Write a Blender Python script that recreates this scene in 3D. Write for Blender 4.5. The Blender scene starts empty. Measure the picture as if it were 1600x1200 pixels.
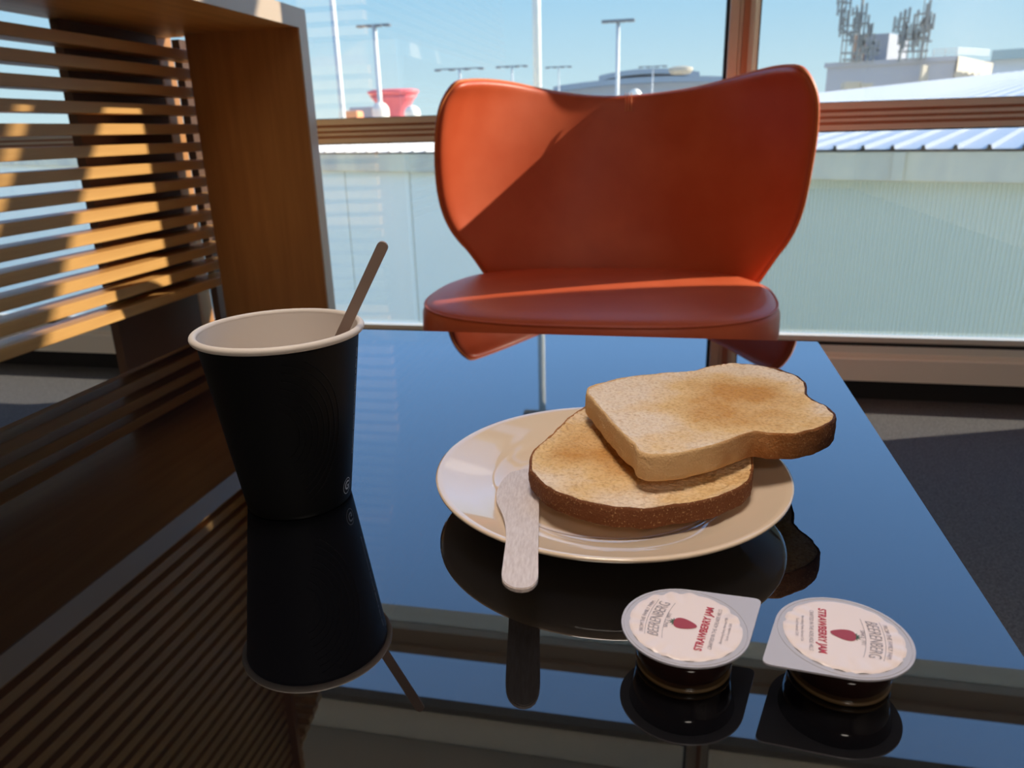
import bpy, bmesh, math, random
from mathutils import Vector, Matrix, noise

random.seed(7)
S = bpy.context.scene
COL = S.collection
PI = math.pi

# ------------------------------------------------------------------ camera
YAW, PITCH, ROLL = math.radians(-12.2), math.radians(18.57), math.radians(1.61)
CAM = Vector((0, 0, .70))
fwd = Vector((math.sin(YAW)*math.cos(PITCH), math.cos(YAW)*math.cos(PITCH), -math.sin(PITCH)))
rgt = Vector((math.cos(YAW), -math.sin(YAW), 0))
dwn = fwd.cross(rgt)
r_ = rgt*math.cos(ROLL) + dwn*math.sin(ROLL)
d_ = -rgt*math.sin(ROLL) + dwn*math.cos(ROLL)
cd = bpy.data.cameras.new('camera')
cam = bpy.data.objects.new('camera', cd)
COL.objects.link(cam)
cam.matrix_world = Matrix(((r_.x, -d_.x, -fwd.x, CAM.x), (r_.y, -d_.y, -fwd.y, CAM.y),
                           (r_.z, -d_.z, -fwd.z, CAM.z), (0, 0, 0, 1)))
cd.sensor_fit = 'HORIZONTAL'
cd.sensor_width = 36
cd.lens = 1178/1600*36
cd.clip_start = .01
cd.clip_end = 2000
cd.dof.use_dof = True
cd.dof.focus_distance = .40
cd.dof.aperture_fstop = 15
S.camera = cam

# ------------------------------------------------------------------ world, sun, exposure
W = bpy.data.worlds.new('sky')
S.world = W
W.use_nodes = True
nt = W.node_tree
nt.nodes.clear()
tc = nt.nodes.new('ShaderNodeTexCoord')
sep = nt.nodes.new('ShaderNodeSeparateXYZ')
cr = nt.nodes.new('ShaderNodeValToRGB')
bg = nt.nodes.new('ShaderNodeBackground')
wo = nt.nodes.new('ShaderNodeOutputWorld')
nt.links.new(tc.outputs['Generated'], sep.inputs[0])
nt.links.new(sep.outputs['Z'], cr.inputs[0])
nt.links.new(cr.outputs[0], bg.inputs[0])
nt.links.new(bg.outputs[0], wo.inputs[0])
els = [(0.0, (.72, .95, 1.0)), (.06, (.60, .86, .98)), (.15, (.42, .75, 1.0)), (.27, (.50, 1.05, 2.0)),
       (.50, (.38, .80, 1.6)), (.75, (.26, .48, .90)), (1.0, (.15, .30, .62))]
while len(cr.color_ramp.elements) < len(els):
    cr.color_ramp.elements.new(.5)
for e, (p, c) in zip(cr.color_ramp.elements, els):
    e.position = p
    e.color = (*c, 1)
bg.inputs[1].default_value = 1.27

SUN = Vector((-1, -.358, -.552)).normalized()      # direction the light travels
sl = bpy.data.lights.new('sun', 'SUN')
sl.energy = 14.5
sl.color = (1.0, .90, .74)
sl.angle = math.radians(.6)
so = bpy.data.objects.new('sun', sl)
COL.objects.link(so)
so.rotation_mode = 'QUATERNION'
so.rotation_quaternion = SUN.to_track_quat('-Z', 'Y')
so.location = (6, 4, 6)

S.view_settings.view_transform = 'Standard'
S.view_settings.look = 'None'
S.view_settings.gamma = 1
S.view_settings.exposure = 0.0
S.view_settings.use_curve_mapping = False

# ------------------------------------------------------------------ materials
def mat(name, col, rough=.5, metal=0, spec=.5, **kw):
    m = bpy.data.materials.new(name)
    m.use_nodes = True
    b = m.node_tree.nodes['Principled BSDF']
    b.inputs['Base Color'].default_value = (*col, 1)
    b.inputs['Roughness'].default_value = rough
    b.inputs['Metallic'].default_value = metal
    b.inputs['Specular IOR Level'].default_value = spec
    for k, v in kw.items():
        b.inputs[k].default_value = v
    return m

def tex_noise(m, c1, c2, scale=(1, 1, 1), nscale=10, detail=4, bump=0, bdist=.001, lo=.35, hi=.65, kind='noise', rough=.6):
    t = m.node_tree
    b = t.nodes['Principled BSDF']
    co = t.nodes.new('ShaderNodeTexCoord')
    mp = t.nodes.new('ShaderNodeMapping')
    mp.inputs['Scale'].default_value = scale
    t.links.new(co.outputs['Object'], mp.inputs[0])
    n = t.nodes.new('ShaderNodeTexNoise' if kind == 'noise' else 'ShaderNodeTexVoronoi')
    n.inputs['Scale'].default_value = nscale
    if kind == 'noise':
        n.inputs['Detail'].default_value = detail
        n.inputs['Roughness'].default_value = rough
    t.links.new(mp.outputs[0], n.inputs['Vector'])
    r = t.nodes.new('ShaderNodeValToRGB')
    r.color_ramp.elements[0].position = lo
    r.color_ramp.elements[1].position = hi
    r.color_ramp.elements[0].color = (*c1, 1)
    r.color_ramp.elements[1].color = (*c2, 1)
    out = n.outputs[0]
    t.links.new(out, r.inputs[0])
    t.links.new(r.outputs[0], b.inputs['Base Color'])
    if bump:
        bp = t.nodes.new('ShaderNodeBump')
        bp.inputs['Strength'].default_value = bump
        bp.inputs['Distance'].default_value = bdist
        t.links.new(out, bp.inputs['Height'])
        t.links.new(bp.outputs[0], b.inputs['Normal'])
    return r, n

M = {}
WOODA, WOODB = (.56, .29, .085), (.68, .38, .12)
M['wood'] = mat('honey_veneer_along', WOODA, .42)
tex_noise(M['wood'], WOODA, WOODB, (14, .9, 14), 3.5, 6)
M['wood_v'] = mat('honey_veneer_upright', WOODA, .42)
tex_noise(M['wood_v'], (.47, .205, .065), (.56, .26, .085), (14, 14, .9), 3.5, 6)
M['edging'] = mat('wood_edge_sky_sheen', (.64, .50, .37), .28)  # board edges: same wood, paled to paint in the sky's sheen
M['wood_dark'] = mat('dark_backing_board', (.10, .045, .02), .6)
M['carpet'] = mat('charcoal_carpet', (.06, .06, .065), .95, spec=.1)
tex_noise(M['carpet'], (.06, .06, .065), (.26, .25, .25), (1, 1, 1), 260, 8, .8, .004, .30, .75, rough=.75)
M['ceiling'] = mat('warm_ceiling_paint', (.62, .52, .40), .8)
M['wall'] = mat('warm_wall_paint', (.74, .66, .56), .8)
M['alu'] = mat('cream_window_frame_paint', (.95, .87, .75), .38, 0, .5)
M['alu_rib'] = mat('rosy_window_groove', (.62, .33, .21), .45)  # browner, rosier colour set in the recessed grooves
M['alu_white'] = mat('white_sunlit_trim', (.82, .82, .74), .4)  # white trim; also paints in the sunlit faces of mullion and sill
M['gasket'] = mat('black_rubber_gasket', (.012, .012, .012), .6)
M['skirt'] = mat('black_skirting', (.018, .016, .016), .55)
M['glass_black'] = mat('black_table_glass', (.003, .003, .004), .012, 0, .5, IOR=2.3)
M['glass_edge'] = mat('polished_glass_edge', (.10, .13, .15), .08)
M['steel'] = mat('brushed_steel', (.5, .5, .5), .35, 1)
M['leather'] = mat('orange_red_leather', (.70, .11, .03), .40, 0, .5)
def leather(m):
    t = m.node_tree
    b = t.nodes['Principled BSDF']
    co = t.nodes.new('ShaderNodeTexCoord')
    v = t.nodes.new('ShaderNodeTexVoronoi')
    v.inputs['Scale'].default_value = 420
    t.links.new(co.outputs['Object'], v.inputs['Vector'])
    bp = t.nodes.new('ShaderNodeBump')
    bp.inputs['Strength'].default_value = .12
    bp.inputs['Distance'].default_value = .0006
    t.links.new(v.outputs[0], bp.inputs['Height'])
    t.links.new(bp.outputs[0], b.inputs['Normal'])
    n = t.nodes.new('ShaderNodeTexNoise')
    n.inputs['Scale'].default_value = 6
    n.inputs['Detail'].default_value = 5
    t.links.new(co.outputs['Object'], n.inputs['Vector'])
    r = t.nodes.new('ShaderNodeValToRGB')
    r.color_ramp.elements[0].position = .35
    r.color_ramp.elements[1].position = .70
    r.color_ramp.elements[0].color = (.68, .105, .032, 1)
    r.color_ramp.elements[1].color = (.80, .155, .055, 1)
    t.links.new(n.outputs[0], r.inputs[0])
    t.links.new(r.outputs[0], b.inputs['Base Color'])
    r2 = t.nodes.new('ShaderNodeMapRange')
    r2.inputs[3].default_value = .34
    r2.inputs[4].default_value = .52
    t.links.new(n.outputs[0], r2.inputs[0])
    t.links.new(r2.outputs[0], b.inputs['Roughness'])
leather(M['leather'])
M['thread'] = mat('orange_thread', (.85, .24, .07), .6)
M['plate'] = mat('cream_glazed_china', (.80, .62, .46), .06, 0, .5, **{'Coat Weight': .6, 'Coat Roughness': .03})
M['cup_black'] = mat('matt_black_paper', (.003, .003, .004), .55, 0, .2)
M['cup_white'] = mat('white_cup_paper', (.80, .70, .62), .55)
M['print_white'] = mat('white_print', (.75, .75, .75), .6)
M['birch'] = mat('pale_birch', (.66, .50, .42), .55)
tex_noise(M['birch'], (.60, .49, .45), (.74, .64, .60), (150, 5, 150), 6, 6, .25, .0003, .35, .65)
_t = M['birch'].node_tree
_m = [n for n in _t.nodes if n.type == 'MAPPING'][0]
_c = [n for n in _t.nodes if n.type == 'TEX_COORD'][0]
_q = _t.nodes.new('ShaderNodeMapping')
_q.inputs['Rotation'].default_value = (0, 0, math.radians(-8.5))
_t.links.new(_c.outputs['Object'], _q.inputs[0])
_t.links.new(_q.outputs[0], _m.inputs[0])
M['birch_stir'] = mat('birch_stirrer', (.42, .30, .24), .6)
M['lid_rim'] = mat('translucent_lid_film', (.50, .47, .51), .30)
M['lid_foil'] = mat('pinkish_white_foil', (.86, .72, .69), .35)
M['pot'] = mat('clear_jam_pot', (.016, .004, .003), .12, **{'Coat Weight': .5})
M['pot_clear'] = mat('clear_plastic_foot', (.13, .08, .035), .2, 0, .5)
M['ink_red'] = mat('red_ink', (.50, .045, .07), .5)
M['ink_grey'] = mat('grey_ink', (.36, .31, .33), .5)
M['berry'] = mat('strawberry_red_ink', (.36, .045, .06), .5)
M['leafink'] = mat('dark_green_ink', (.06, .10, .05), .5)
M['shed'] = mat('grey_corrugated_steel', (.78, .76, .62), .55)
M['shed_flat'] = mat('pale_wall_panel', (.95, .90, .76), .6)
M['fascia'] = mat('weathered_beige_gutter', (.42, .38, .30), .6)
tex_noise(M['fascia'], (.60, .54, .44), (.90, .78, .55), (1, 1, .3), 1.6, 5)
M['roof'] = mat('pale_metal_roof', (.30, .35, .42), .35)
M['concrete'] = mat('grey_concrete', (.34, .36, .40), .8)
M['cream_con'] = mat('cream_concrete', (.42, .39, .32), .8)
M['pole'] = mat('galvanised_pole', (.55, .58, .58), .5)
M['lamphead'] = mat('dark_lamp_head', (.12, .15, .18), .5)
M['term'] = mat('blue_grey_terminal_roof', (.24, .31, .37), .5)
M['term_glass'] = mat('terminal_facade', (.36, .42, .50), .4)
M['white'] = mat('white_outdoor_paint', (.75, .74, .66), .6)
M['red'] = mat('hazy_red_panel', (.80, .15, .17), .5)  # red made lighter and pinker to paint in distance haze
M['orange'] = mat('orange_outdoor_paint', (.70, .26, .12), .5)
M['apron'] = mat('apron_concrete', (.72, .66, .55), .9)
M['antenna'] = mat('mast_steel', (.22, .24, .24), .6)
M['rust'] = mat('rusty_dish_panel', (.50, .30, .20), .7)

def glass_mat():
    m = bpy.data.materials.new('window_glass')
    m.use_nodes = True
    t = m.node_tree
    t.nodes.clear()
    out = t.nodes.new('ShaderNodeOutputMaterial')
    mix = t.nodes.new('ShaderNodeMixShader')
    tr = t.nodes.new('ShaderNodeBsdfTransparent')
    tr.inputs[0].default_value = (.985, .99, .99, 1)
    gl = t.nodes.new('ShaderNodeBsdfGlossy')
    gl.inputs['Roughness'].default_value = 0
    lw = t.nodes.new('ShaderNodeLayerWeight')
    lw.inputs[0].default_value = .5
    p = t.nodes.new('ShaderNodeMath'); p.operation = 'POWER'; p.inputs[1].default_value = 4
    a = t.nodes.new('ShaderNodeMath'); a.operation = 'MULTIPLY_ADD'
    a.inputs[1].default_value = .9; a.inputs[2].default_value = .18
    t.links.new(lw.outputs['Facing'], p.inputs[0])
    t.links.new(p.outputs[0], a.inputs[0])
    t.links.new(a.outputs[0], mix.inputs[0])
    t.links.new(tr.outputs[0], mix.inputs[1])
    t.links.new(gl.outputs[0], mix.inputs[2])
    t.links.new(mix.outputs[0], out.inputs[0])
    return m
M['glass'] = glass_mat()

# ------------------------------------------------------------------ helpers
def tag(o, label=None, cat=None, group=None, kind=None):
    if label: o['label'] = label
    if cat: o['category'] = cat
    if group: o['group'] = group
    if kind: o['kind'] = kind
    return o

def empty(name, loc, label, cat, group=None):
    o = bpy.data.objects.new(name, None)
    o.empty_display_size = .05
    COL.objects.link(o)
    o.location = loc
    tag(o, label, cat, group)
    return o

def link(name, bm, m, parent=None, smooth=False, origin=None):
    """bm is in world coordinates; links it as ONE mesh object."""
    bmesh.ops.recalc_face_normals(bm, faces=bm.faces[:])
    if origin is None:
        zs = [v.co for v in bm.verts]
        lo = Vector((min(v.x for v in zs), min(v.y for v in zs), min(v.z for v in zs)))
        hi = Vector((max(v.x for v in zs), max(v.y for v in zs), max(v.z for v in zs)))
        origin = Vector(((lo.x+hi.x)/2, (lo.y+hi.y)/2, lo.z))
    if parent is not None:
        origin = parent_world(parent)
    bmesh.ops.translate(bm, verts=bm.verts[:], vec=-Vector(origin))
    me = bpy.data.meshes.new(name)
    bm.to_mesh(me)
    bm.free()
    o = bpy.data.objects.new(name, me)
    COL.objects.link(o)
    for mm in (m if isinstance(m, list) else [m]):
        me.materials.append(mm)
    if parent is not None:
        o.parent = parent
    else:
        o.location = origin
    if smooth:
        for f in me.polygons:
            f.use_smooth = True
    return o

def parent_world(p):
    v = Vector(p.location)
    while p.parent is not None:
        p = p.parent
        v = v + Vector(p.location)
    return v

def box(bm, x0, x1, y0, y1, z0, z1, rot=None, c=None, mi=0):
    r = bmesh.ops.create_cube(bm, size=1)
    vs = r['verts']
    for v in vs:
        v.co = Vector((x0+(v.co.x+.5)*(x1-x0), y0+(v.co.y+.5)*(y1-y0), z0+(v.co.z+.5)*(z1-z0)))
    if rot:
        bmesh.ops.rotate(bm, verts=vs, cent=c or Vector((0, 0, 0)), matrix=rot)
    if mi:
        for f in {f for v in vs for f in v.link_faces}:
            f.material_index = mi
    return vs

def bevel(bm, w, seg=2):
    bmesh.ops.bevel(bm, geom=bm.edges[:], offset=w, segments=seg, affect='EDGES', profile=.7)

def newbox(*a, bev=0):
    bm = bmesh.new()
    box(bm, *a)
    if bev: bevel(bm, bev)
    return bm

def tube(bm, pts, r, n=12, closed=False):
    pts = [Vector(p) for p in pts]
    rings = []
    N = len(pts)
    prev = None
    for i, p in enumerate(pts):
        if closed:
            t = (pts[(i+1) % N]-pts[i-1]).normalized()
        else:
            t = (pts[min(i+1, N-1)]-pts[max(i-1, 0)]).normalized()
        if prev is None:
            a = t.cross(Vector((0, 0, 1)))
            if a.length < .01: a = t.cross(Vector((0, 1, 0)))
        else:
            a = prev - t*prev.dot(t)
        a.normalize()
        prev = a
        b = t.cross(a)
        rr = r(i/(N-1)) if callable(r) else r
        rings.append([bm.verts.new(p+a*math.cos(2*PI*k/n)*rr+b*math.sin(2*PI*k/n)*rr) for k in range(n)])
    M_ = N if closed else N-1
    for i in range(M_):
        A, B = rings[i], rings[(i+1) % N]
        for k in range(n):
            bm.faces.new((A[k], A[(k+1) % n], B[(k+1) % n], B[k]))
    if not closed:
        bm.faces.new(rings[0][::-1])
        bm.faces.new(rings[-1])

def lathe(bm, prof, cx, cy, n=96, cap0=False, cap1=False, wob=None):
    rings = []
    for (r, z) in prof:
        rings.append([bm.verts.new((cx+r*math.cos(2*PI*k/n), cy+r*math.sin(2*PI*k/n), z)) for k in range(n)])
    for A, B in zip(rings, rings[1:]):
        for k in range(n):
            bm.faces.new((A[k], A[(k+1) % n], B[(k+1) % n], B[k]))
    if cap0: bm.faces.new(rings[0][::-1])
    if cap1: bm.faces.new(rings[-1])
    return rings

def extrude_poly(bm, pts, z0, z1):
    a = [bm.verts.new((p[0], p[1], z0 if not callable(z0) else z0(p))) for p in pts]
    b = [bm.verts.new((p[0], p[1], z1 if not callable(z1) else z1(p))) for p in pts]
    bm.faces.new(a[::-1])
    bm.faces.new(b)
    n = len(pts)
    for i in range(n):
        bm.faces.new((a[i], a[(i+1) % n], b[(i+1) % n], b[i]))

def smooth_loop(pts, n, it=2):
    P = [Vector((p[0], p[1])) for p in pts]
    L = [0]
    for i in range(len(P)):
        L.append(L[-1]+(P[(i+1) % len(P)]-P[i]).length)
    out = []
    j = 0
    for k in range(n):
        t = L[-1]*k/n
        while L[j+1] < t: j += 1
        f = (t-L[j])/(L[j+1]-L[j])
        out.append(P[j].lerp(P[(j+1) % len(P)], f))
    for _ in range(it):
        out = [out[i-1]*.25+out[i]*.5+out[(i+1) % n]*.25 for i in range(n)]
    return out

def text_bm(s, size, xs=1.0, align='CENTER', bold=0):
    cu = bpy.data.curves.new('t', 'FONT')
    cu.body = s
    cu.size = size
    cu.align_x = align
    cu.align_y = 'CENTER'
    cu.offset = bold
    cu.resolution_u = 3
    o = bpy.data.objects.new('t', cu)
    COL.objects.link(o)
    dg = bpy.context.evaluated_depsgraph_get()
    me = bpy.data.meshes.new_from_object(o.evaluated_get(dg))
    bm = bmesh.new()
    bm.from_mesh(me)
    for v in bm.verts: v.co.x *= xs
    bpy.data.objects.remove(o)
    bpy.data.meshes.remove(me)
    bpy.data.curves.remove(cu)
    return bm

# ================================================================== SETTING
GLY = 2.06                     # glass plane
floor = link('floor', newbox(-6, 2.02, -5, 2.16, -.08, 0), M['carpet']); tag(floor, kind='structure')
ceil = link('ceiling', newbox(-6, 2.02, -5, 2.24, 2.39, 2.49), M['ceiling']); tag(ceil, kind='structure')
o = link('wall_rear', newbox(-6, 2.02, -5.1, -5, 0, 2.39), M['wall']); tag(o, kind='structure')
o = link('wall_left', newbox(-6.1, -6, -5, 2.14, 0, 2.39), M['wall']); tag(o, kind='structure')
o = link('wall_right', newbox(1.92, 2.02, -5, 2.12, 0, 2.39), M['wall']); tag(o, kind='structure')  # unseen wall, set close in to shade the carpet and seat
o = link('trim_1', newbox(-6, 2.02, 2.20, 2.245, 2.362, 2.40), M['skirt']); tag(o, kind='structure')
o = link('baseboard_window', newbox(-6, 1.92, 2.035, 2.14, 0, .060), M['skirt']); tag(o, kind='structure')

o = link('trim_9', newbox(1.30, 1.92, 1.62, 2.034, 0, .50, bev=.006), M['wall']); tag(o, kind='structure')  # added unseen block that keeps the sun off the carpet

XM = .145                      # mullion centre
def window(name, x0, x1):
    root = bpy.data.objects.new(name, None)
    COL.objects.link(root)
    root.location = ((x0+x1)/2, GLY, .06)
    root['kind'] = 'structure'
    # sill
    bm = bmesh.new()
    box(bm, x0, x1, 2.00, 2.14, .060, .118)
    box(bm, x0, x1, 2.012, 2.14, .118, .130)
    link('sill', bm, M['alu'], root)
    bm = bmesh.new()
    box(bm, x0, x1, 2.018, 2.055, .130, .1485)
    box(bm, x0, x1, 2.03, 2.056, .156, .170)
    link('sill_trim', bm, M['alu_white'], root)
    link('sill_gasket', newbox(x0, x1, 2.022, 2.058, .1485, .156), M['gasket'], root)
    # ribbed middle rail
    bm = bmesh.new()
    box(bm, x0, x1, 2.020, 2.13, .684, .738)
    box(bm, x0, x1, 2.004, 2.02, .727, .742)
    box(bm, x0, x1, 2.008, 2.02, .712, .720)
    box(bm, x0, x1, 2.008, 2.02, .699, .706)
    box(bm, x0, x1, 2.008, 2.02, .679, .692)
    for f in bm.faces: pass
    link('rail', bm, M['alu'], root)
    bm = bmesh.new()
    for z0, z1 in ((.720, .727), (.706, .712), (.692, .699)):
        box(bm, x0, x1, 2.014, 2.0205, z0, z1)
    link('rail_groove', bm, M['alu_rib'], root)
    bm = bmesh.new()
    box(bm, x0, x1, 2.045, 2.075, .738, .7445)
    box(bm, x0, x1, 2.045, 2.075, .6755, .684)
    link('rail_gasket', bm, M['gasket'], root)
    # transom
    bm = bmesh.new()
    box(bm, x0, x1, 2.04, 2.15, 1.885, 1.985)
    box(bm, x0, x1, 2.025, 2.04, 1.955, 1.985)
    box(bm, x0, x1, 2.025, 2.04, 1.885, 1.915)
    link('transom', bm, M['alu'], root)
    for z0, z1 in ((.170, .6755), (.7445, 1.885), (1.985, 2.39)):
        link('pane', newbox(x0, x1, GLY-.001, GLY+.004, z0, z1), M['glass'], root)
    return root

def mullion(xc, parent_name):
    root = bpy.data.objects.new(parent_name, None)
    COL.objects.link(root)
    root.location = (xc, 2.0, 0)
    root['kind'] = 'structure'
    bm = bmesh.new()
    box(bm, xc-.033, xc-.013, 2.004, 2.12, .12, 2.39)
    box(bm, xc-.013, xc+.012, 2.016, 2.14, .12, 2.39)
    box(bm, xc-.009, xc-.005, 2.008, 2.016, .12, 2.39)
    link('post', bm, M['alu'], root)
    bm = bmesh.new()
    box(bm, xc+.012, xc+.022, 2.000, 2.12, .12, 2.39)
    box(bm, xc+.022, xc+.034, 2.008, 2.12, .12, 2.39)
    link('cover_strip', bm, M['alu_white'], root)
    bm = bmesh.new()
    box(bm, xc-.002, xc+.012, 2.010, 2.0165, .12, 2.39)
    link('groove', bm, M['alu_rib'], root)
    bm = bmesh.new()
    box(bm, xc-.040, xc-.033, 2.03, 2.075, .12, 2.39)
    box(bm, xc+.034, xc+.039, 2.03, 2.075, .12, 2.39)
    link('gasket', bm, M['gasket'], root)

mx = [-5.96, -4.3, XM-2.5, XM, 1.885]
for i in range(4):
    window('window_%d' % (i+1), mx[i]+.034, mx[i+1]-.034)
for i, x in enumerate(mx):
    mullion(x, 'trim_%d' % (i+2))

# ------------------------------------------------------------------ slatted timber wall and niche
XS = -1.135                    # slat faces
scr = empty('slatted_screen', (XS, .6, 0),
            'honey-coloured timber screen framed as a niche with spaced horizontal slats', 'screen')
YS0, YS1 = -1.2, 1.80
SD = .058                      # slat depth
def copies(first, parent, n, dz):
    for k in range(1, n):
        o = first.copy()
        COL.objects.link(o)
        o.parent = parent
        o.location.z = dz*k
bm = bmesh.new()
box(bm, -1.215, -.84, YS0, 1.756, .932, .972)
link('top_board', bm, M['wood'], scr)
bm = bmesh.new()
box(bm, -1.125, -.84, 1.72, 1.756, 0, .932)
link('end_panel', bm, M['wood_v'], scr)
bm = bmesh.new()
box(bm, -.8402, -.836, YS0, 1.758, .9315, .9725)
box(bm, -.8402, -.836, 1.7195, 1.758, 0, .9315)
link('edge_band', bm, M['edging'], scr)
bm = bmesh.new()
z = .890
box(bm, XS-SD, XS, YS0, YS1, z-.0115, z+.0105)
bevel(bm, .0012, 1)
copies(link('slat', bm, M['wood'], scr), scr, 14, -.0413)
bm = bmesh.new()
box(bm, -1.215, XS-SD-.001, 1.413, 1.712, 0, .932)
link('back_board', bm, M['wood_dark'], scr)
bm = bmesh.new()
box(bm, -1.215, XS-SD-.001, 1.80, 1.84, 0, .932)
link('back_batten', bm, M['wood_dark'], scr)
bm = bmesh.new()
box(bm, -1.32, -1.25, 1.795, 1.85, 0, .968)
box(bm, -1.26, -1.2, 1.80, 1.83, .94, .968)
link('rear_post', bm, M['wood_v'], scr)
# slats fixed across the window side of the end panel
bm = bmesh.new()
box(bm, -1.112, -.925, 1.758, 1.790, .890-.0125, .890+.0125)
copies(link('return_slat', bm, M['wood'], scr), scr, 21, -.0413)

sw = empty('slatted_panelling', (XS-.04, .4, .972),
           'brown slatted timber panelling standing on top of the niche', 'wall panel')
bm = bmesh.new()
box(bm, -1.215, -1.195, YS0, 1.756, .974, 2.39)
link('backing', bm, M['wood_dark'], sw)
bm = bmesh.new()
box(bm, XS-SD, XS, YS0, 1.734, .998-.0115, .998+.0115)
copies(link('slat', bm, M['wood'], sw), sw, 32, .0413)
for k in range(32):
    z = .998+.0413*k
    xe = -.925 if z < 1.3 else (-.925-.115*(z-1.3)/.7 if z < 2.0 else max(-1.13, -1.04-.45*(z-2.0)))
    bm = bmesh.new()
    box(bm, -1.135, xe, 1.757, 1.790, z-.0125, z+.0125)
    link('return_slat', bm, M['wood'], sw)
bm = bmesh.new()
box(bm, -1.195, -1.112, 1.735, 1.756, .974, 2.39)
link('corner_post', bm, M['wood_v'], sw)

# ------------------------------------------------------------------ added fill lamps, out of view, to brighten table and room
def fill_light(x, y, watts, r, spread, label):  # builds one added lamp: fitting, glowing disc and area light
    root = empty('added_fill_light', (x, y, 2.35), label, 'added fill lamp', 'added fill lamps')
    bm = bmesh.new()
    lathe(bm, [(r, 2.352), (r+.02, 2.352), (r+.02, 2.389), (r, 2.389)], x, y, 48)
    link('bezel', bm, M['steel'], root, True)
    em = bpy.data.materials.get('fill_diffuser')
    if em is None:
        em = bpy.data.materials.new('fill_diffuser')
        em.use_nodes = True
        b = em.node_tree.nodes['Principled BSDF']
        b.inputs['Emission Color'].default_value = (1, .86, .68, 1)
        b.inputs['Emission Strength'].default_value = 2.5
    bm = bmesh.new()
    lathe(bm, [(.001, 2.370), (r, 2.370), (r, 2.375), (.001, 2.375)], x, y, 48)
    link('diffuser', bm, em, root)
    ld = bpy.data.lights.new('fill_light', 'AREA')
    ld.shape = 'DISK'
    ld.size = r*2
    ld.energy = watts
    ld.color = (1, .90, .80)
    ld.spread = math.radians(spread)
    lo = bpy.data.objects.new('fill_lamp', ld)
    COL.objects.link(lo)
    lo.parent = root
    lo.location = (0, 0, .015)
fill_light(-.05, .15, 2.6, .32, 60, 'added round fill lamp, out of view, directly over the table')
fill_light(-2.2, -1.6, 18, .32, 150, 'added round fill lamp, out of view, over the rear left of the room')
fill_light(.7, -2.2, 18, .32, 150, 'added round fill lamp, out of view, over the rear right of the room')

# ================================================================== TABLE
TX0, TX1, TY0, TY1, TZ = -.486, .1415, .06, .7445, .50
tb = empty('glass_table', (-.17, .40, 0), 'low square coffee table topped with mirror-like black glass', 'table')
bm = newbox(TX0, TX1, TY0, TY1, TZ-.010, TZ)
bmesh.ops.bevel(bm, geom=[e for e in bm.edges if all(v.co.z > TZ-.001 for v in e.verts)], offset=.0010, segments=2, affect='EDGES')
link('table_top', bm, M['glass_black'], tb)
bm = newbox(TX0+.01, TX1-.01, TY0+.01, TY1-.01, TZ-.034, TZ-.0102)
link('frame', bm, M['skirt'], tb)
bm = bmesh.new()
lathe(bm, [(.03, .012), (.03, .466)], -.17, .40, 32, True, True)
link('column', bm, M['steel'], tb, True)
bm = bmesh.new()
lathe(bm, [(.20, 0), (.20, .006), (.19, .012), (.03, .014)], -.17, .40, 64, True, True)
link('base', bm, M['steel'], tb)

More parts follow.
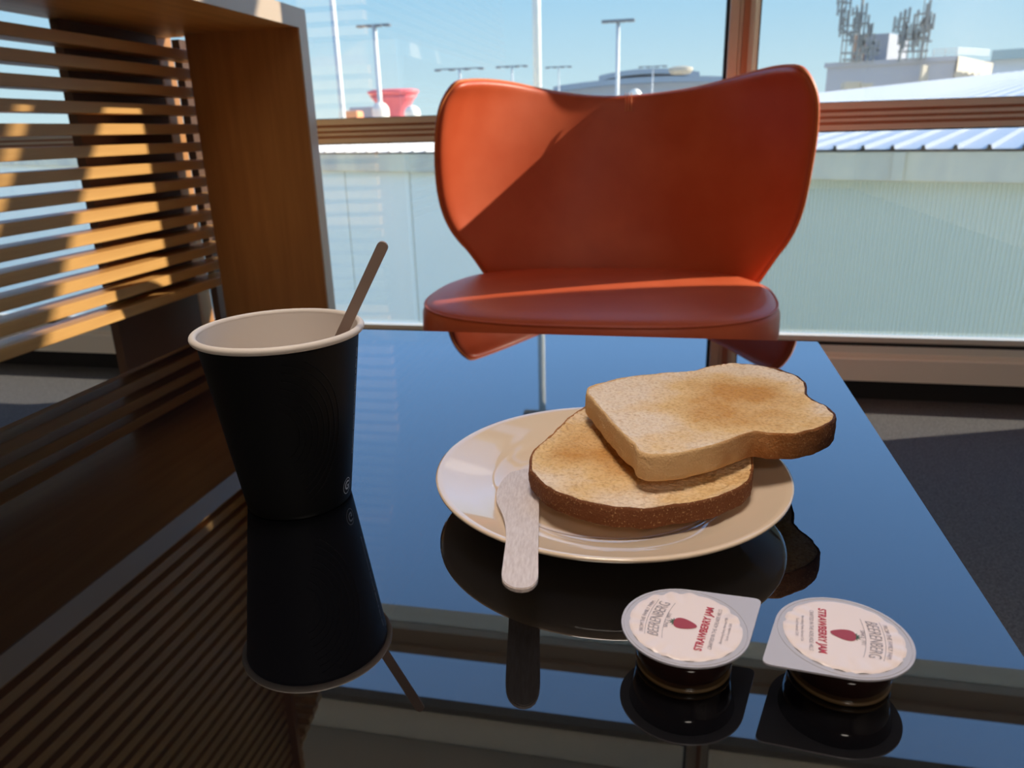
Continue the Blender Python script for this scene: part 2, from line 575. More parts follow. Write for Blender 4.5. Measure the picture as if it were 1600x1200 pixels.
# ================================================================== CHAIR
CHAIR_BACK = [[-4088,16800,4062],[-3864,16954,4032],[-3634,17091,4006],[-3397,17211,3982],[-3155,17315,3964],[-2909,17404,3949],[-2659,17477,3936],[-2407,17537,3927],[-2153,17582,3919],[-1898,17615,3914],[-1642,17636,3910],[-1387,17647,3909],[-1132,17650,3905],[-878,17647,3901],[-625,17636,3898],[-374,17615,3896],[-124,17582,3897],[122,17537,3900],[366,17477,3906],[607,17404,3914],[843,17315,3917],[1075,17211,3916],[1301,17091,3918],[1522,16954,3923],[1736,16800,3932],[-4266,16687,4283],[-4035,16876,4253],[-3794,17044,4223],[-3546,17191,4195],[-3291,17318,4171],[-3030,17427,4150],[-2765,17517,4131],[-2496,17589,4116],[-2224,17645,4104],[-1951,17685,4095],[-1676,17711,4089],[-1402,17725,4087],[-1128,17728,4083],[-855,17725,4080],[-584,17711,4079],[-315,17685,4080],[-48,17645,4084],[216,17589,4091],[476,17517,4101],[731,17427,4116],[981,17318,4126],[1225,17191,4132],[1462,17044,4142],[1692,16876,4153],[1914,16687,4166],[-4445,16600,4500],[-4207,16819,4469],[-3957,17013,4439],[-3697,17184,4408],[-3429,17332,4380],[-3154,17457,4353],[-2873,17561,4329],[-2588,17645,4309],[-2299,17710,4294],[-2007,17757,4282],[-1714,17787,4274],[-1421,17802,4271],[-1129,17806,4268],[-838,17802,4266],[-549,17787,4267],[-262,17757,4270],[21,17710,4277],[301,17645,4288],[576,17561,4304],[846,17457,4323],[1109,17332,4339],[1364,17184,4353],[1612,17013,4369],[1851,16819,4385],[2079,16600,4400],[-4618,16521,4717],[-4373,16768,4688],[-4115,16988,4658],[-3845,17181,4625],[-3565,17348,4594],[-3277,17490,4563],[-2982,17608,4534],[-2681,17702,4511],[-2376,17775,4492],[-2067,17828,4478],[-1757,17862,4469],[-1447,17880,4466],[-1137,17884,4464],[-829,17880,4463],[-524,17862,4466],[-221,17828,4473],[79,17775,4482],[374,17702,4497],[663,17608,4517],[945,17490,4542],[1220,17348,4564],[1486,17181,4584],[1742,16988,4606],[1989,16768,4625],[2223,16521,4642],[-4762,16448,4949],[-4514,16722,4923],[-4250,16967,4893],[-3973,17181,4859],[-3684,17366,4826],[-3386,17524,4791],[-3079,17655,4759],[-2765,17760,4732],[-2447,17841,4711],[-2124,17900,4695],[-1800,17938,4684],[-1475,17958,4681],[-1150,17962,4680],[-828,17958,4681],[-508,17938,4686],[-191,17900,4695],[122,17841,4708],[429,17760,4725],[730,17655,4750],[1022,17524,4779],[1306,17366,4806],[1580,17181,4831],[1843,16967,4858],[2095,16722,4880],[2334,16448,4897],[-4859,16378,5203],[-4612,16680,5180],[-4347,16947,5152],[-4066,17183,5118],[-3771,17386,5083],[-3467,17559,5045],[-3153,17703,5009],[-2830,17819,4979],[-2502,17908,4956],[-2169,17972,4937],[-1834,18014,4925],[-1498,18035,4921],[-1163,18041,4921],[-830,18035,4923],[-500,18014,4930],[-173,17972,4941],[150,17908,4956],[467,17819,4976],[775,17703,5004],[1075,17559,5036],[1365,17386,5067],[1644,17183,5097],[1911,16947,5127],[2165,16680,5150],[2405,16378,5166],[-4916,16311,5470],[-4672,16639,5452],[-4408,16930,5425],[-4126,17186,5392],[-3830,17407,5356],[-3522,17595,5315],[-3204,17752,5276],[-2876,17877,5243],[-2541,17974,5217],[-2202,18044,5196],[-1859,18089,5182],[-1516,18113,5177],[-1173,18119,5177],[-832,18113,5181],[-494,18089,5189],[-160,18044,5201],[169,17974,5217],[492,17877,5240],[806,17752,5270],[1111,17595,5305],[1404,17407,5339],[1686,17186,5372],[1954,16930,5404],[2208,16639,5427],[2446,16311,5441],[-4938,16247,5741],[-4700,16600,5728],[-4440,16915,5704],[-4160,17191,5673],[-3864,17429,5635],[-3555,17632,5592],[-3235,17801,5549],[-2905,17937,5514],[-2566,18041,5485],[-2222,18116,5462],[-1875,18165,5447],[-1526,18190,5441],[-1178,18197,5441],[-832,18190,5446],[-490,18165,5454],[-151,18116,5468],[183,18041,5485],[510,17937,5509],[827,17801,5541],[1134,17632,5579],[1429,17429,5615],[1711,17191,5650],[1978,16915,5683],[2231,16600,5705],[2467,16247,5715],[-4935,16184,6011],[-4704,16564,6004],[-4448,16900,5985],[-4172,17196,5954],[-3878,17452,5917],[-3571,17670,5872],[-3250,17850,5827],[-2918,17996,5789],[-2578,18108,5758],[-2231,18189,5732],[-1881,18241,5716],[-1529,18268,5709],[-1178,18275,5709],[-829,18268,5714],[-483,18241,5724],[-141,18189,5738],[196,18108,5756],[525,17996,5781],[844,17850,5815],[1151,17670,5854],[1446,17452,5891],[1727,17196,5928],[1993,16900,5961],[2243,16564,5981],[2475,16184,5987],[-4917,16124,6278],[-4693,16528,6277],[-4443,16887,6263],[-4170,17203,6234],[-3879,17476,6198],[-3574,17708,6151],[-3254,17900,6103],[-2922,18055,6064],[-2580,18175,6031],[-2231,18261,6003],[-1879,18317,5985],[-1524,18346,5977],[-1170,18353,5977],[-819,18346,5983],[-470,18317,5993],[-126,18261,6008],[213,18175,6027],[543,18055,6052],[863,17900,6087],[1171,17708,6127],[1465,17476,6165],[1744,17203,6203],[2008,16887,6236],[2255,16528,6253],[2483,16124,6253],[-4886,16065,6541],[-4670,16494,6547],[-4426,16875,6537],[-4158,17210,6512],[-3870,17500,6476],[-3566,17746,6428],[-3247,17951,6379],[-2915,18115,6338],[-2573,18242,6303],[-2223,18334,6273],[-1869,18393,6254],[-1513,18423,6245],[-1157,18431,6245],[-803,18423,6251],[-453,18393,6262],[-107,18334,6277],[233,18242,6297],[564,18115,6323],[884,17951,6358],[1191,17746,6399],[1485,17500,6438],[1762,17210,6475],[2022,16875,6507],[2266,16494,6521],[2489,16065,6515],[-4844,16007,6798],[-4636,16461,6812],[-4399,16864,6808],[-4135,17218,6787],[-3851,17525,6752],[-3550,17785,6704],[-3234,18001,6653],[-2903,18175,6611],[-2561,18309,6574],[-2211,18406,6543],[-1856,18469,6522],[-1499,18501,6513],[-1142,18509,6513],[-787,18501,6519],[-436,18469,6530],[-89,18406,6547],[251,18309,6566],[582,18175,6593],[902,18001,6629],[1208,17785,6670],[1499,17525,6709],[1774,17218,6746],[2030,16864,6776],[2269,16461,6785],[2487,16007,6772],[-4791,15951,7050],[-4592,16429,7073],[-4362,16854,7075],[-4104,17227,7058],[-3825,17550,7026],[-3528,17824,6978],[-3214,18052,6926],[-2885,18235,6882],[-2545,18377,6845],[-2196,18479,6812],[-1841,18545,6790],[-1484,18579,6781],[-1127,18587,6781],[-773,18579,6787],[-422,18545,6799],[-76,18479,6816],[264,18377,6836],[595,18235,6863],[912,18052,6899],[1216,17824,6940],[1505,17550,6978],[1776,17227,7015],[2028,16854,7043],[2262,16429,7047],[2474,15951,7027],[-4721,15895,7294],[-4532,16398,7327],[-4310,16844,7336],[-4060,17236,7324],[-3787,17575,7294],[-3495,17864,7247],[-3186,18103,7195],[-2861,18296,7150],[-2524,18444,7112],[-2178,18551,7079],[-1826,18621,7056],[-1471,18656,7046],[-1116,18666,7046],[-763,18656,7054],[-414,18621,7066],[-70,18551,7084],[268,18444,7104],[595,18296,7131],[910,18103,7167],[1210,17864,7208],[1495,17575,7246],[1761,17236,7281],[2009,16844,7306],[2237,16398,7306],[2443,15895,7277],[-4632,15894,7525],[-4452,16411,7568],[-4238,16870,7584],[-3996,17273,7577],[-3730,17622,7551],[-3446,17919,7505],[-3145,18165,7452],[-2826,18363,7408],[-2495,18516,7369],[-2155,18626,7335],[-1809,18698,7312],[-1459,18734,7302],[-1110,18744,7302],[-763,18734,7311],[-420,18698,7325],[-81,18626,7343],[251,18516,7363],[573,18363,7391],[882,18165,7428],[1177,17919,7468],[1456,17622,7505],[1716,17273,7540],[1958,16870,7563],[2181,16411,7556],[2381,15894,7520],[-4512,15972,7729],[-4339,16489,7781],[-4133,16948,7804],[-3900,17351,7801],[-3644,17700,7777],[-3371,17997,7731],[-3080,18243,7679],[-2773,18441,7634],[-2453,18594,7595],[-2124,18704,7560],[-1790,18776,7537],[-1452,18812,7526],[-1114,18822,7528],[-778,18812,7538],[-445,18776,7553],[-117,18704,7572],[204,18594,7594],[516,18441,7622],[815,18243,7660],[1101,17997,7701],[1371,17700,7739],[1623,17351,7773],[1858,16948,7795],[2075,16489,7785],[2271,15972,7741],[-4341,16050,7899],[-4179,16567,7958],[-3986,17026,7986],[-3765,17429,7987],[-3525,17778,7965],[-3266,18075,7919],[-2992,18321,7866],[-2701,18519,7820],[-2398,18672,7780],[-2086,18782,7745],[-1768,18854,7721],[-1447,18891,7711],[-1126,18900,7714],[-806,18891,7725],[-490,18854,7741],[-178,18782,7762],[129,18672,7785],[426,18519,7814],[711,18321,7854],[983,18075,7897],[1241,17778,7936],[1482,17429,7972],[1707,17026,7993],[1916,16567,7980],[2105,16050,7930]]
NU, NV = 25, 17
ch = empty('lounge_chair', (-.14, 1.50, 0), 'orange-red leather lounge chair with a winged curved back', 'armchair')
bm = bmesh.new()
gv = [bm.verts.new((a/1e4, b/1e4, c/1e4-(.024 if q < NU else .010 if q < 2*NU else 0))) for q, (a, b, c) in enumerate(CHAIR_BACK)]
for j in range(NV-1):
    for i in range(NU-1):
        bm.faces.new((gv[j*NU+i], gv[j*NU+i+1], gv[(j+1)*NU+i+1], gv[(j+1)*NU+i]))
# a thick upholstered shell grown backwards from the front face
bm.normal_update()
nrm = {}
for v in gv:
    n = v.normal.copy()
    if n.y > 0: n = -n
    nrm[v] = n
TH = .026
bk = {v: bm.verts.new(v.co-nrm[v]*TH) for v in gv}
loop = [j*NU for j in range(NV)][::-1] + list(range(1, NU)) + [j*NU+NU-1 for j in range(1, NV)] + \
       [(NV-1)*NU+i for i in range(NU-2, 0, -1)]
for j in range(NV-1):
    for i in range(NU-1):
        bm.faces.new([bk[gv[q]] for q in (j*NU+i, (j+1)*NU+i, (j+1)*NU+i+1, j*NU+i+1)])
cen = sum((v.co for v in gv), Vector())/len(gv)
mid = []
for q in loop:
    v = gv[q]
    out = (v.co-cen); out -= nrm[v]*out.dot(nrm[v]); out.normalize()
    mid.append(bm.verts.new(v.co-nrm[v]*TH*.5+out*.002))
L_ = len(loop)
for k in range(L_):
    a, b = gv[loop[k]], gv[loop[(k+1) % L_]]
    m1, m2 = mid[k], mid[(k+1) % L_]
    bm.faces.new((a, b, m2, m1))
    bm.faces.new((m1, m2, bk[b], bk[a]))
midpts = [v.co.copy() for v in mid]
o = link('backrest', bm, M['leather'], ch, True)
mo = o.modifiers.new('s', 'SUBSURF'); mo.levels = 2; mo.render_levels = 2
# twisted piping round the shell edge
bm = bmesh.new()
pts = []
for i in range(len(midpts)):
    a, b = midpts[i], midpts[(i+1) % len(midpts)]
    for t in range(3):
        pts.append(a.lerp(b, t/3))
pts = [pts[i-1]*.25+pts[i]*.5+pts[(i+1) % len(pts)]*.25 for i in range(len(pts))]
tube(bm, pts, .0032, 8, True)
link('piping', bm, M['thread'], ch, True)
# top seam stitches
bm = bmesh.new()
mi = NU//2
for off in (-.0065, 0, .0065):
    for j in range(0, 7):
        p0 = Vector([c/1e4 for c in CHAIR_BACK[(NV-1)*NU+mi]])
        p1 = Vector([c/1e4 for c in CHAIR_BACK[(NV-3)*NU+mi]])
        a = p0.lerp(p1, j/7-.02); b = p0.lerp(p1, j/7+.09)
        dx = Vector((off, -.0030, .003))
        tube(bm, [a+dx, b+dx], .0011, 6)
link('seam_stitching', bm, mat('pale_orange_thread', (.95, .42, .18), .6), ch)
# seat cushion: superellipse slab
def sup(t, a, b, e=.72):
    c, s = math.cos(t), math.sin(t)
    return (math.copysign(abs(c)**e, c)*a, math.copysign(abs(s)**e, s)*b)
SCX, SCY, SA, SB = -.1395, 1.475, .337, .262
def seat_ring(bm, k, z, n=120, dome=0):
    return [bm.verts.new((SCX+sup(2*PI*i/n, SA*k, SB*k)[0], SCY+sup(2*PI*i/n, SA*k, SB*k)[1], z)) for i in range(n)]
def rings_mesh(bm, rings, c0, c1):
    n = len(rings[0])
    for A, B in zip(rings, rings[1:]):
        for i in range(n): bm.faces.new((A[i], A[(i+1) % n], B[(i+1) % n], B[i]))
    if c0: bm.faces.new(rings[0][::-1])
    if c1: bm.faces.new(rings[-1])
bm = bmesh.new()
prof = [(.90, .285), (.97, .290), (1.0, .305), (1.012, .34), (1.008, .372), (.994, .386), (.975, .392), (.93, .3975), (.8, .402), (.6, .4055), (.3, .4075), (.02, .408)]
rings_mesh(bm, [seat_ring(bm, k, z) for k, z in prof], True, True)
link('seat_cushion', bm, M['leather'], ch, True)
bm = bmesh.new()
tube(bm, [(SCX+sup(2*PI*i/160, SA*.992, SB*.992)[0], SCY+sup(2*PI*i/160, SA*.992, SB*.992)[1], .3875) for i in range(160)], .0024, 8, True)
link('seat_piping', bm, M['leather'], ch, True)
bm = bmesh.new()
rings_mesh(bm, [seat_ring(bm, k, z) for k, z in [(.86, .262), (.88, .266), (.88, .284)]], True, True)
link('seat_base', bm, M['skirt'], ch)
bm = bmesh.new()
box(bm, -.22, -.06, 1.65, 1.84, .262, .284)
box(bm, -.22, -.06, 1.822, 1.84, .284, .50)
link('back_bracket', bm, M['steel'], ch)
for sx in (-1, 1):
    for sy in (-1, 1):
        bm = bmesh.new()
        tube(bm, [(SCX+sx*.20, SCY+sy*.15, .262), (SCX+sx*.25, SCY+sy*.19, 0.0)], lambda t: .014-.004*t, 16)
        link('leg', bm, M['steel'], ch, True)

# ================================================================== PLATE
PX, PY = -.029, .386
pl = empty('side_plate', (PX, PY, TZ), 'cream round china plate under the toast', 'plate')
top = [(0, .5075), (.045, .5075), (.0545, .5078), (.060, .5092), (.0635, .5118), (.067, .5134), (.080, .5166), (.0925, .5202), (.0955, .5212)]
bot = [(.0967, .5208), (.0966, .5196), (.094, .5176), (.080, .5125), (.066, .5075), (.056, .5035), (.052, .5000), (.049, .5000), (.047, .5030), (0, .5030)]
bm = bmesh.new()
prof = [(max(r, .0002), z) for r, z in top+bot]
rr = lathe(bm, prof, PX, PY, 128)
o = link('plate_body', bm, M['plate'], pl, True)

# ================================================================== TOAST
T2 = [(-0.0475,0.4294),(-0.0332,0.3942),(-0.0217,0.3671),(-0.0146,0.354),(-0.0132,0.3462),(-0.008,0.3407),(0.0053,0.3438),(0.0258,0.359),(0.0395,0.3735),(0.0454,0.3796),(0.053,0.3775),(0.066,0.3781),(0.0806,0.3898),(0.0879,0.3991),(0.0914,0.4091),(0.0889,0.4228),(0.083,0.4327),(0.0807,0.4429),(0.0828,0.4544),(0.0835,0.4667),(0.0808,0.4779),(0.0707,0.4916),(0.0551,0.4997),(0.0417,0.501),(0.0277,0.4921),(0.0161,0.4794),(-0.0017,0.4737),(-0.0237,0.4638),(-0.0411,0.4473),(-0.0474,0.4391)]
T1 = [(-0.0723, 0.3744), (-0.0695, 0.3588), (-0.0619, 0.3459), (-0.0529, 0.3355), (-0.0376, 0.3284), (-0.0234, 0.3236), (-0.0069, 0.3236), (0.0061, 0.3301), (0.0124, 0.3317), (0.026, 0.3395), (0.0392, 0.353), (0.0445, 0.3641), (0.0464, 0.3752), (0.0482, 0.4024), (0.0416, 0.4351), (0.0239, 0.4601), (-0.0, 0.4749), (-0.0208, 0.476), (-0.0393, 0.4698), (-0.0519, 0.4511), (-0.059, 0.4347), (-0.0647, 0.4081), (-0.0698, 0.3919), (-0.0723, 0.3823)]

def toast_mats(tagname, dark_dir, c_dark, c_light, lo, hi, cen, spots):
    """crumb: pale to golden crumb with open pores; crust darkens towards the domed end of the loaf."""
    m = mat(tagname+'_crumb', (.75, .5, .3), .85, spec=.2)
    t = m.node_tree
    b = t.nodes['Principled BSDF']
    co = t.nodes.new('ShaderNodeTexCoord')
    n1 = t.nodes.new('ShaderNodeTexNoise'); n1.inputs['Scale'].default_value = 26; n1.inputs['Detail'].default_value = 5
    n2 = t.nodes.new('ShaderNodeTexNoise'); n2.inputs['Scale'].default_value = 520; n2.inputs['Detail'].default_value = 5
    vo = t.nodes.new('ShaderNodeTexVoronoi'); vo.inputs['Scale'].default_value = 330
    mp = t.nodes.new('ShaderNodeMapping'); mp.inputs['Scale'].default_value = (1, 1, 1); mp.inputs['Rotation'].default_value = (0, 0, .5)
    t.links.new(co.outputs['Object'], mp.inputs[0])
    for n in (n1, n2, vo): t.links.new(mp.outputs[0], n.inputs['Vector'])
    # browned centre
    vm = t.nodes.new('ShaderNodeVectorMath'); vm.operation = 'DISTANCE'
    vm.inputs[1].default_value = cen
    t.links.new(co.outputs['Object'], vm.inputs[0])
    mr = t.nodes.new('ShaderNodeMapRange')
    mr.inputs[1].default_value = .016; mr.inputs[2].default_value = .056; mr.inputs[3].default_value = .26; mr.inputs[4].default_value = -.14
    t.links.new(vm.outputs['Value'], mr.inputs[0])
    ad = t.nodes.new('ShaderNodeMath'); ad.operation = 'ADD'
    t.links.new(n1.outputs[0], ad.inputs[0]); t.links.new(mr.outputs[0], ad.inputs[1])
    ra = t.nodes.new('ShaderNodeValToRGB')
    el = ra.color_ramp.elements
    el[0].position = .31; el[0].color = (.92, .74, .58, 1)
    el[1].position = .80; el[1].color = (.66, .33, .10, 1)
    e = el.new(.54); e.color = (.86, .58, .29, 1)
    t.links.new(ad.outputs[0], ra.inputs[0])
    mx_ = t.nodes.new('ShaderNodeMix'); mx_.data_type = 'RGBA'; mx_.blend_type = 'MULTIPLY'
    mx_.inputs[0].default_value = 1
    r2 = t.nodes.new('ShaderNodeValToRGB')
    r2.color_ramp.elements[0].position = .30; r2.color_ramp.elements[0].color = (.80, .71, .62, 1)
    r2.color_ramp.elements[1].position = .55; r2.color_ramp.elements[1].color = (1, 1, 1, 1)
    t.links.new(n2.outputs[0], r2.inputs[0])
    t.links.new(ra.outputs[0], mx_.inputs[6]); t.links.new(r2.outputs[0], mx_.inputs[7])
    t.links.new(mx_.outputs[2], b.inputs['Base Color'])
    sm_ = t.nodes.new('ShaderNodeMath'); sm_.operation = 'MULTIPLY_ADD'; sm_.inputs[1].default_value = .8
    t.links.new(n2.outputs[0], sm_.inputs[0]); t.links.new(vo.outputs[0], sm_.inputs[2])
    bp = t.nodes.new('ShaderNodeBump'); bp.inputs['Strength'].default_value = .95; bp.inputs['Distance'].default_value = .0016
    t.links.new(sm_.outputs[0], bp.inputs['Height']); t.links.new(bp.outputs[0], b.inputs['Normal'])
    c = mat(tagname+'_crust', c_dark, .75, spec=.25)
    t = c.node_tree
    b = t.nodes['Principled BSDF']
    co = t.nodes.new('ShaderNodeTexCoord')
    dp = t.nodes.new('ShaderNodeVectorMath'); dp.operation = 'DOT_PRODUCT'; dp.inputs[1].default_value = dark_dir
    t.links.new(co.outputs['Object'], dp.inputs[0])
    n = t.nodes.new('ShaderNodeTexNoise'); n.inputs['Scale'].default_value = 60; n.inputs['Detail'].default_value = 6
    t.links.new(co.outputs['Object'], n.inputs['Vector'])
    mr = t.nodes.new('ShaderNodeMapRange'); mr.inputs[1].default_value = lo; mr.inputs[2].default_value = hi
    t.links.new(dp.outputs['Value'], mr.inputs[0])
    ad = t.nodes.new('ShaderNodeMath'); ad.operation = 'MULTIPLY_ADD'; ad.inputs[1].default_value = .45; 
    t.links.new(n.outputs[0], ad.inputs[0]); t.links.new(mr.outputs[0], ad.inputs[2])
    ra = t.nodes.new('ShaderNodeValToRGB')
    ra.color_ramp.elements[0].position = .25; ra.color_ramp.elements[0].color = (*c_light, 1)
    ra.color_ramp.elements[1].position = 1.0; ra.color_ramp.elements[1].color = (*c_dark, 1)
    e = ra.color_ramp.elements.new(.62); e.color = (.40, .15, .04, 1)
    t.links.new(ad.outputs[0], ra.inputs[0])
    sp = t.nodes.new('ShaderNodeTexNoise'); sp.inputs['Scale'].default_value = 900; sp.inputs['Detail'].default_value = 2
    t.links.new(co.outputs['Object'], sp.inputs['Vector'])
    r3 = t.nodes.new('ShaderNodeValToRGB')
    r3.color_ramp.elements[0].position = .60; r3.color_ramp.elements[0].color = (0, 0, 0, 1)
    r3.color_ramp.elements[1].position = .72; r3.color_ramp.elements[1].color = (.5*spots,)*3 + (1,)
    t.links.new(sp.outputs[0], r3.inputs[0])
    mx_ = t.nodes.new('ShaderNodeMix'); mx_.data_type = 'RGBA'
    t.links.new(r3.outputs[0], mx_.inputs[0]); t.links.new(ra.outputs[0], mx_.inputs[6])
    mx_.inputs[7].default_value = (.72, .46, .22, 1)
    t.links.new(mx_.outputs[2], b.inputs['Base Color'])
    bp = t.nodes.new('ShaderNodeBump'); bp.inputs['Strength'].default_value = .7; bp.inputs['Distance'].default_value = .0012
    t.links.new(sp.outputs[0], bp.inputs['Height']); t.links.new(bp.outputs[0], b.inputs['Normal'])
    return m, c

def toast(name, outline, ztop, th, mats, label, lean=(0, 0), seed=0, dent=0):
    n = 260
    loop = smooth_loop(outline, n, 2)
    cx = sum(p.x for p in loop)/n; cy = sum(p.y for p in loop)/n
    root = empty(name, (cx, cy, ztop-th), label, 'toast', 'slices of toast on the plate')
    zt = lambda x, y: ztop+lean[0]*(x-cx)+lean[1]*(y-cy)
    # wobbly skin
    def edge(p, k, zz):
        q = Vector((p.x-cx, p.y-cy))
        w = noise.noise(Vector((p.x*90, p.y*90, zz*90+seed)))*.0007+noise.noise(Vector((p.x*400, p.y*400, zz*400+seed)))*.0004
        L = q.length
        return Vector((cx, cy))+q*(k+(w/L))
    def crumb_z(x, y, k):
        v = Vector((x, y, seed*.01))
        d = noise.noise(v*110)*.0005+noise.noise(v*380)*.00055+noise.noise(v*900)*.00025
        cell = noise.noise(Vector((x*160, y*240, seed+5.)))
        if cell > .45: d -= (cell-.45)*.0035
        e = max(0, (k-.90)/.10)
        return zt(x, y)+d-.0008*(1-e)+.0004*e-dent*max(0, noise.noise(v*14))*(1-e)
    # crumb slab
    bm = bmesh.new()
    R = 70
    ks = [((i+.6)/R)**.8*.982 for i in range(R)]
    c0 = bm.verts.new((cx, cy, crumb_z(cx, cy, 0)))
    rings = []
    for k in ks:
        ring = []
        for p in loop:
            x, y = cx+(p.x-cx)*k, cy+(p.y-cy)*k
            ring.append(bm.verts.new((x, y, crumb_z(x, y, k))))
        rings.append(ring)
    for i in range(n):
        bm.faces.new((c0, rings[0][i], rings[0][(i+1) % n]))
    for A, B in zip(rings, rings[1:]):
        for i in range(n): bm.faces.new((A[i], B[i], B[(i+1) % n], A[(i+1) % n]))
    br = [bm.verts.new((v.co.x, v.co.y, zt(v.co.x, v.co.y)-th+.0008)) for v in rings[-1]]
    for i in range(n): bm.faces.new((rings[-1][i], br[i], br[(i+1) % n], rings[-1][(i+1) % n]))
    bm.faces.new(br)
    link('crumb', bm, mats[0], root, True)
    # crust band
    bm = bmesh.new()
    secs = [(.975, -.0004), (.985, .0003), (.996, .0001), (1.0, -.0012)]
    for t in range(1, 12): secs.append((1.0+.004*math.sin(PI*t/12), -.0012-(th-.0028)*t/12))
    secs += [(1.0, -th+.0014), (.992, -th+.0004), (.98, -th)]
    rings = []
    for k, dz in secs:
        ring = []
        for p in loop:
            q = edge(p, k, dz)
            ring.append(bm.verts.new((q.x, q.y, zt(q.x, q.y)+dz+noise.noise(Vector((p.x*150, p.y*150, seed)))*.0004)))
        rings.append(ring)
    for A, B in zip(rings, rings[1:]):
        for i in range(n): bm.faces.new((A[i], A[(i+1) % n], B[(i+1) % n], B[i]))
    for i in range(n):
        bm.faces.new((rings[0][i], rings[-1][i], rings[-1][(i+1) % n], rings[0][(i+1) % n]))
    link('crust', bm, mats[1], root, True)
    return root

ma = toast_mats('lower', (0, -1, 0), (.17, .055, .018), (.42, .18, .06), -.02, .045, (-.028, -.006, .012), 1)
toast('toast', T1, .530, .0108, ma, 'lower toast slice lying flat on the plate, half covered, brown crust in front', (.01, .02), 3, .0012)
mb = toast_mats('upper', (.9, .1, 0), (.075, .022, .010), (.74, .46, .22), -.01, .075, (.012, .005, .012), .7)
toast('toast', T2, .549, .0146, mb, 'upper toast slice laid across the other, its domed dark crust overhanging the plate rim', (0, 0), 11)

# ================================================================== WOODEN KNIFE
KN = [(-.0634,.263),(-.0621,.256),(-.0592,.2513),(-.0562,.2491),(-.0523,.2488),(-.0488,.2507),(-.0475,.2549),(-.0479,.2619),(-.0524,.2872),(-.0602,.334),(-.07,.3902),(-.0759,.4147),(-.0845,.4062),(-.088,.3964),(-.0896,.3777),(-.0879,.3579),(-.0842,.3433),(-.0785,.3301),(-.0741,.3177),(-.0692,.2984),(-.0658,.2774)]
kl = smooth_loop(KN, 120, 2)
kz = lambda p: .5296-.14*(p[1]-.249)
bm = bmesh.new()
extrude_poly(bm, kl, lambda p: kz(p)-.0022, kz)
es = [e for e in bm.edges if len(e.link_faces) == 2 and any(len(f.verts) > 10 for f in e.link_faces)]
bmesh.ops.bevel(bm, geom=es, offset=.0004, segments=2, affect='EDGES')
o = link('wooden_knife', bm, M['birch'])
tag(o, 'pale wooden knife resting on the plate with its handle hanging over the rim', 'knife')

# ================================================================== CUP
CX, CY = -.2075, .3635
cup = empty('paper_cup', (CX, CY, TZ), 'tall black paper coffee cup with white rolled rim', 'cup')
R0, R1, ZR = .0295, .0430, .6005
def cr_(z): return R0+(R1-R0)*(z-TZ)/(ZR-TZ)
bm = bmesh.new()
prof = [(R0-.001, TZ), (R0, TZ+.0006)]+[(cr_(TZ+.0006+(ZR-TZ-.0012)*i/30), TZ+.0006+(ZR-TZ-.0012)*i/30) for i in range(1, 31)]
prof += [(R1-.0009, ZR-.0006)]+[(cr_(ZR-(ZR-TZ-.004)*i/10)-.0009, ZR-(ZR-TZ-.004)*i/10) for i in range(1, 10)]+[(R0-.0005, TZ+.003), (R0-.0015, TZ+.003)]
rr = lathe(bm, prof, CX, CY, 128)
bm.faces.new(rr[0][::-1]); 
link('sleeve', bm, M['cup_black'], cup, True)
bm = bmesh.new()
prof = [(cr_(TZ+.006)-.0022, TZ+.006), (R1-.0022, ZR)]
prof = [(cr_(TZ+.006+(ZR-TZ-.006)*i/12)-.0011, TZ+.006+(ZR-TZ-.006)*i/12) for i in range(13)][::-1]
prof += [(.002, TZ+.0062)]
prof2 = [(.002, TZ+.0055)]+[(p[0]-.0008 if False else p[0]+.0001, p[1]) for p in prof[:-1][::-1]]
lathe(bm, prof, CX, CY, 128)
link('lining', bm, M['cup_white'], cup, True)
bm = bmesh.new()
tube(bm, [(CX+(R1+.0009)*math.cos(2*PI*k/128), CY+(R1+.0009)*math.sin(2*PI*k/128), ZR+.0002) for k in range(128)], .0020, 16, True)
link('rim', bm, M['cup_white'], cup, True)
# embossed ripples: nested arcs pressed into the sleeve
bm = bmesh.new()
def on_cup(th_, z, off=.0002):
    return Vector((CX+(cr_(z)+off)*math.cos(th_), CY+(cr_(z)+off)*math.sin(th_), z))
THC = math.radians(-40)
for k in range(8):
    rad = .014+.0042*k
    pts = []
    for i in range(40):
        a = -1.15+2.5*i/39
        du = rad*math.cos(a)*.80; dz = rad*math.sin(a)*1.15
        z = .553+dz*.9
        if .506 < z < .594:
            pts.append(on_cup(THC-.55+(du)/.037, z, -.00005))
    if len(pts) > 3 and max(math.degrees(0), 0) == 0:
        tube(bm, pts, .00042, 6)
link('embossed_ripples', bm, M['cup_black'], cup, True)
# printing
def wrap(bm, th0, z0, vertical=True):
    for v in bm.verts:
        x, y = v.co.x, v.co.y
        if vertical: u, w = y, -x     # reads downwards
        else: u, w = x, y
        z = z0+w
        v.co = on_cup(th0+u/cr_(z), z, .00012)
b1 = text_bm('this cup is made from bio based materials', .0027, 1.0)
_xs = [v.co.x for v in b1.verts]
_k = .063/(max(_xs)-min(_xs))
for v in b1.verts: v.co.x *= _k
for v in b1.verts: v.co.x = v.co.x
wrap(b1, math.radians(11), .5585)
link('printed_line', b1, M['print_white'], cup)
b2 = text_bm('G', .0078, .85, bold=.00015)
for k in range(32):
    a0, a1 = 2*PI*k/32, 2*PI*(k+1)/32
    q = [b2.verts.new((r*math.cos(a)*.82, r*math.sin(a), 0)) for r, a in ((.0046, a0), (.0050, a0), (.0050, a1), (.0046, a1))]
    b2.faces.new(q)
wrap(b2, math.radians(-2), .5085+.0015, False)
link('round_emblem', b2, M['print_white'], cup)

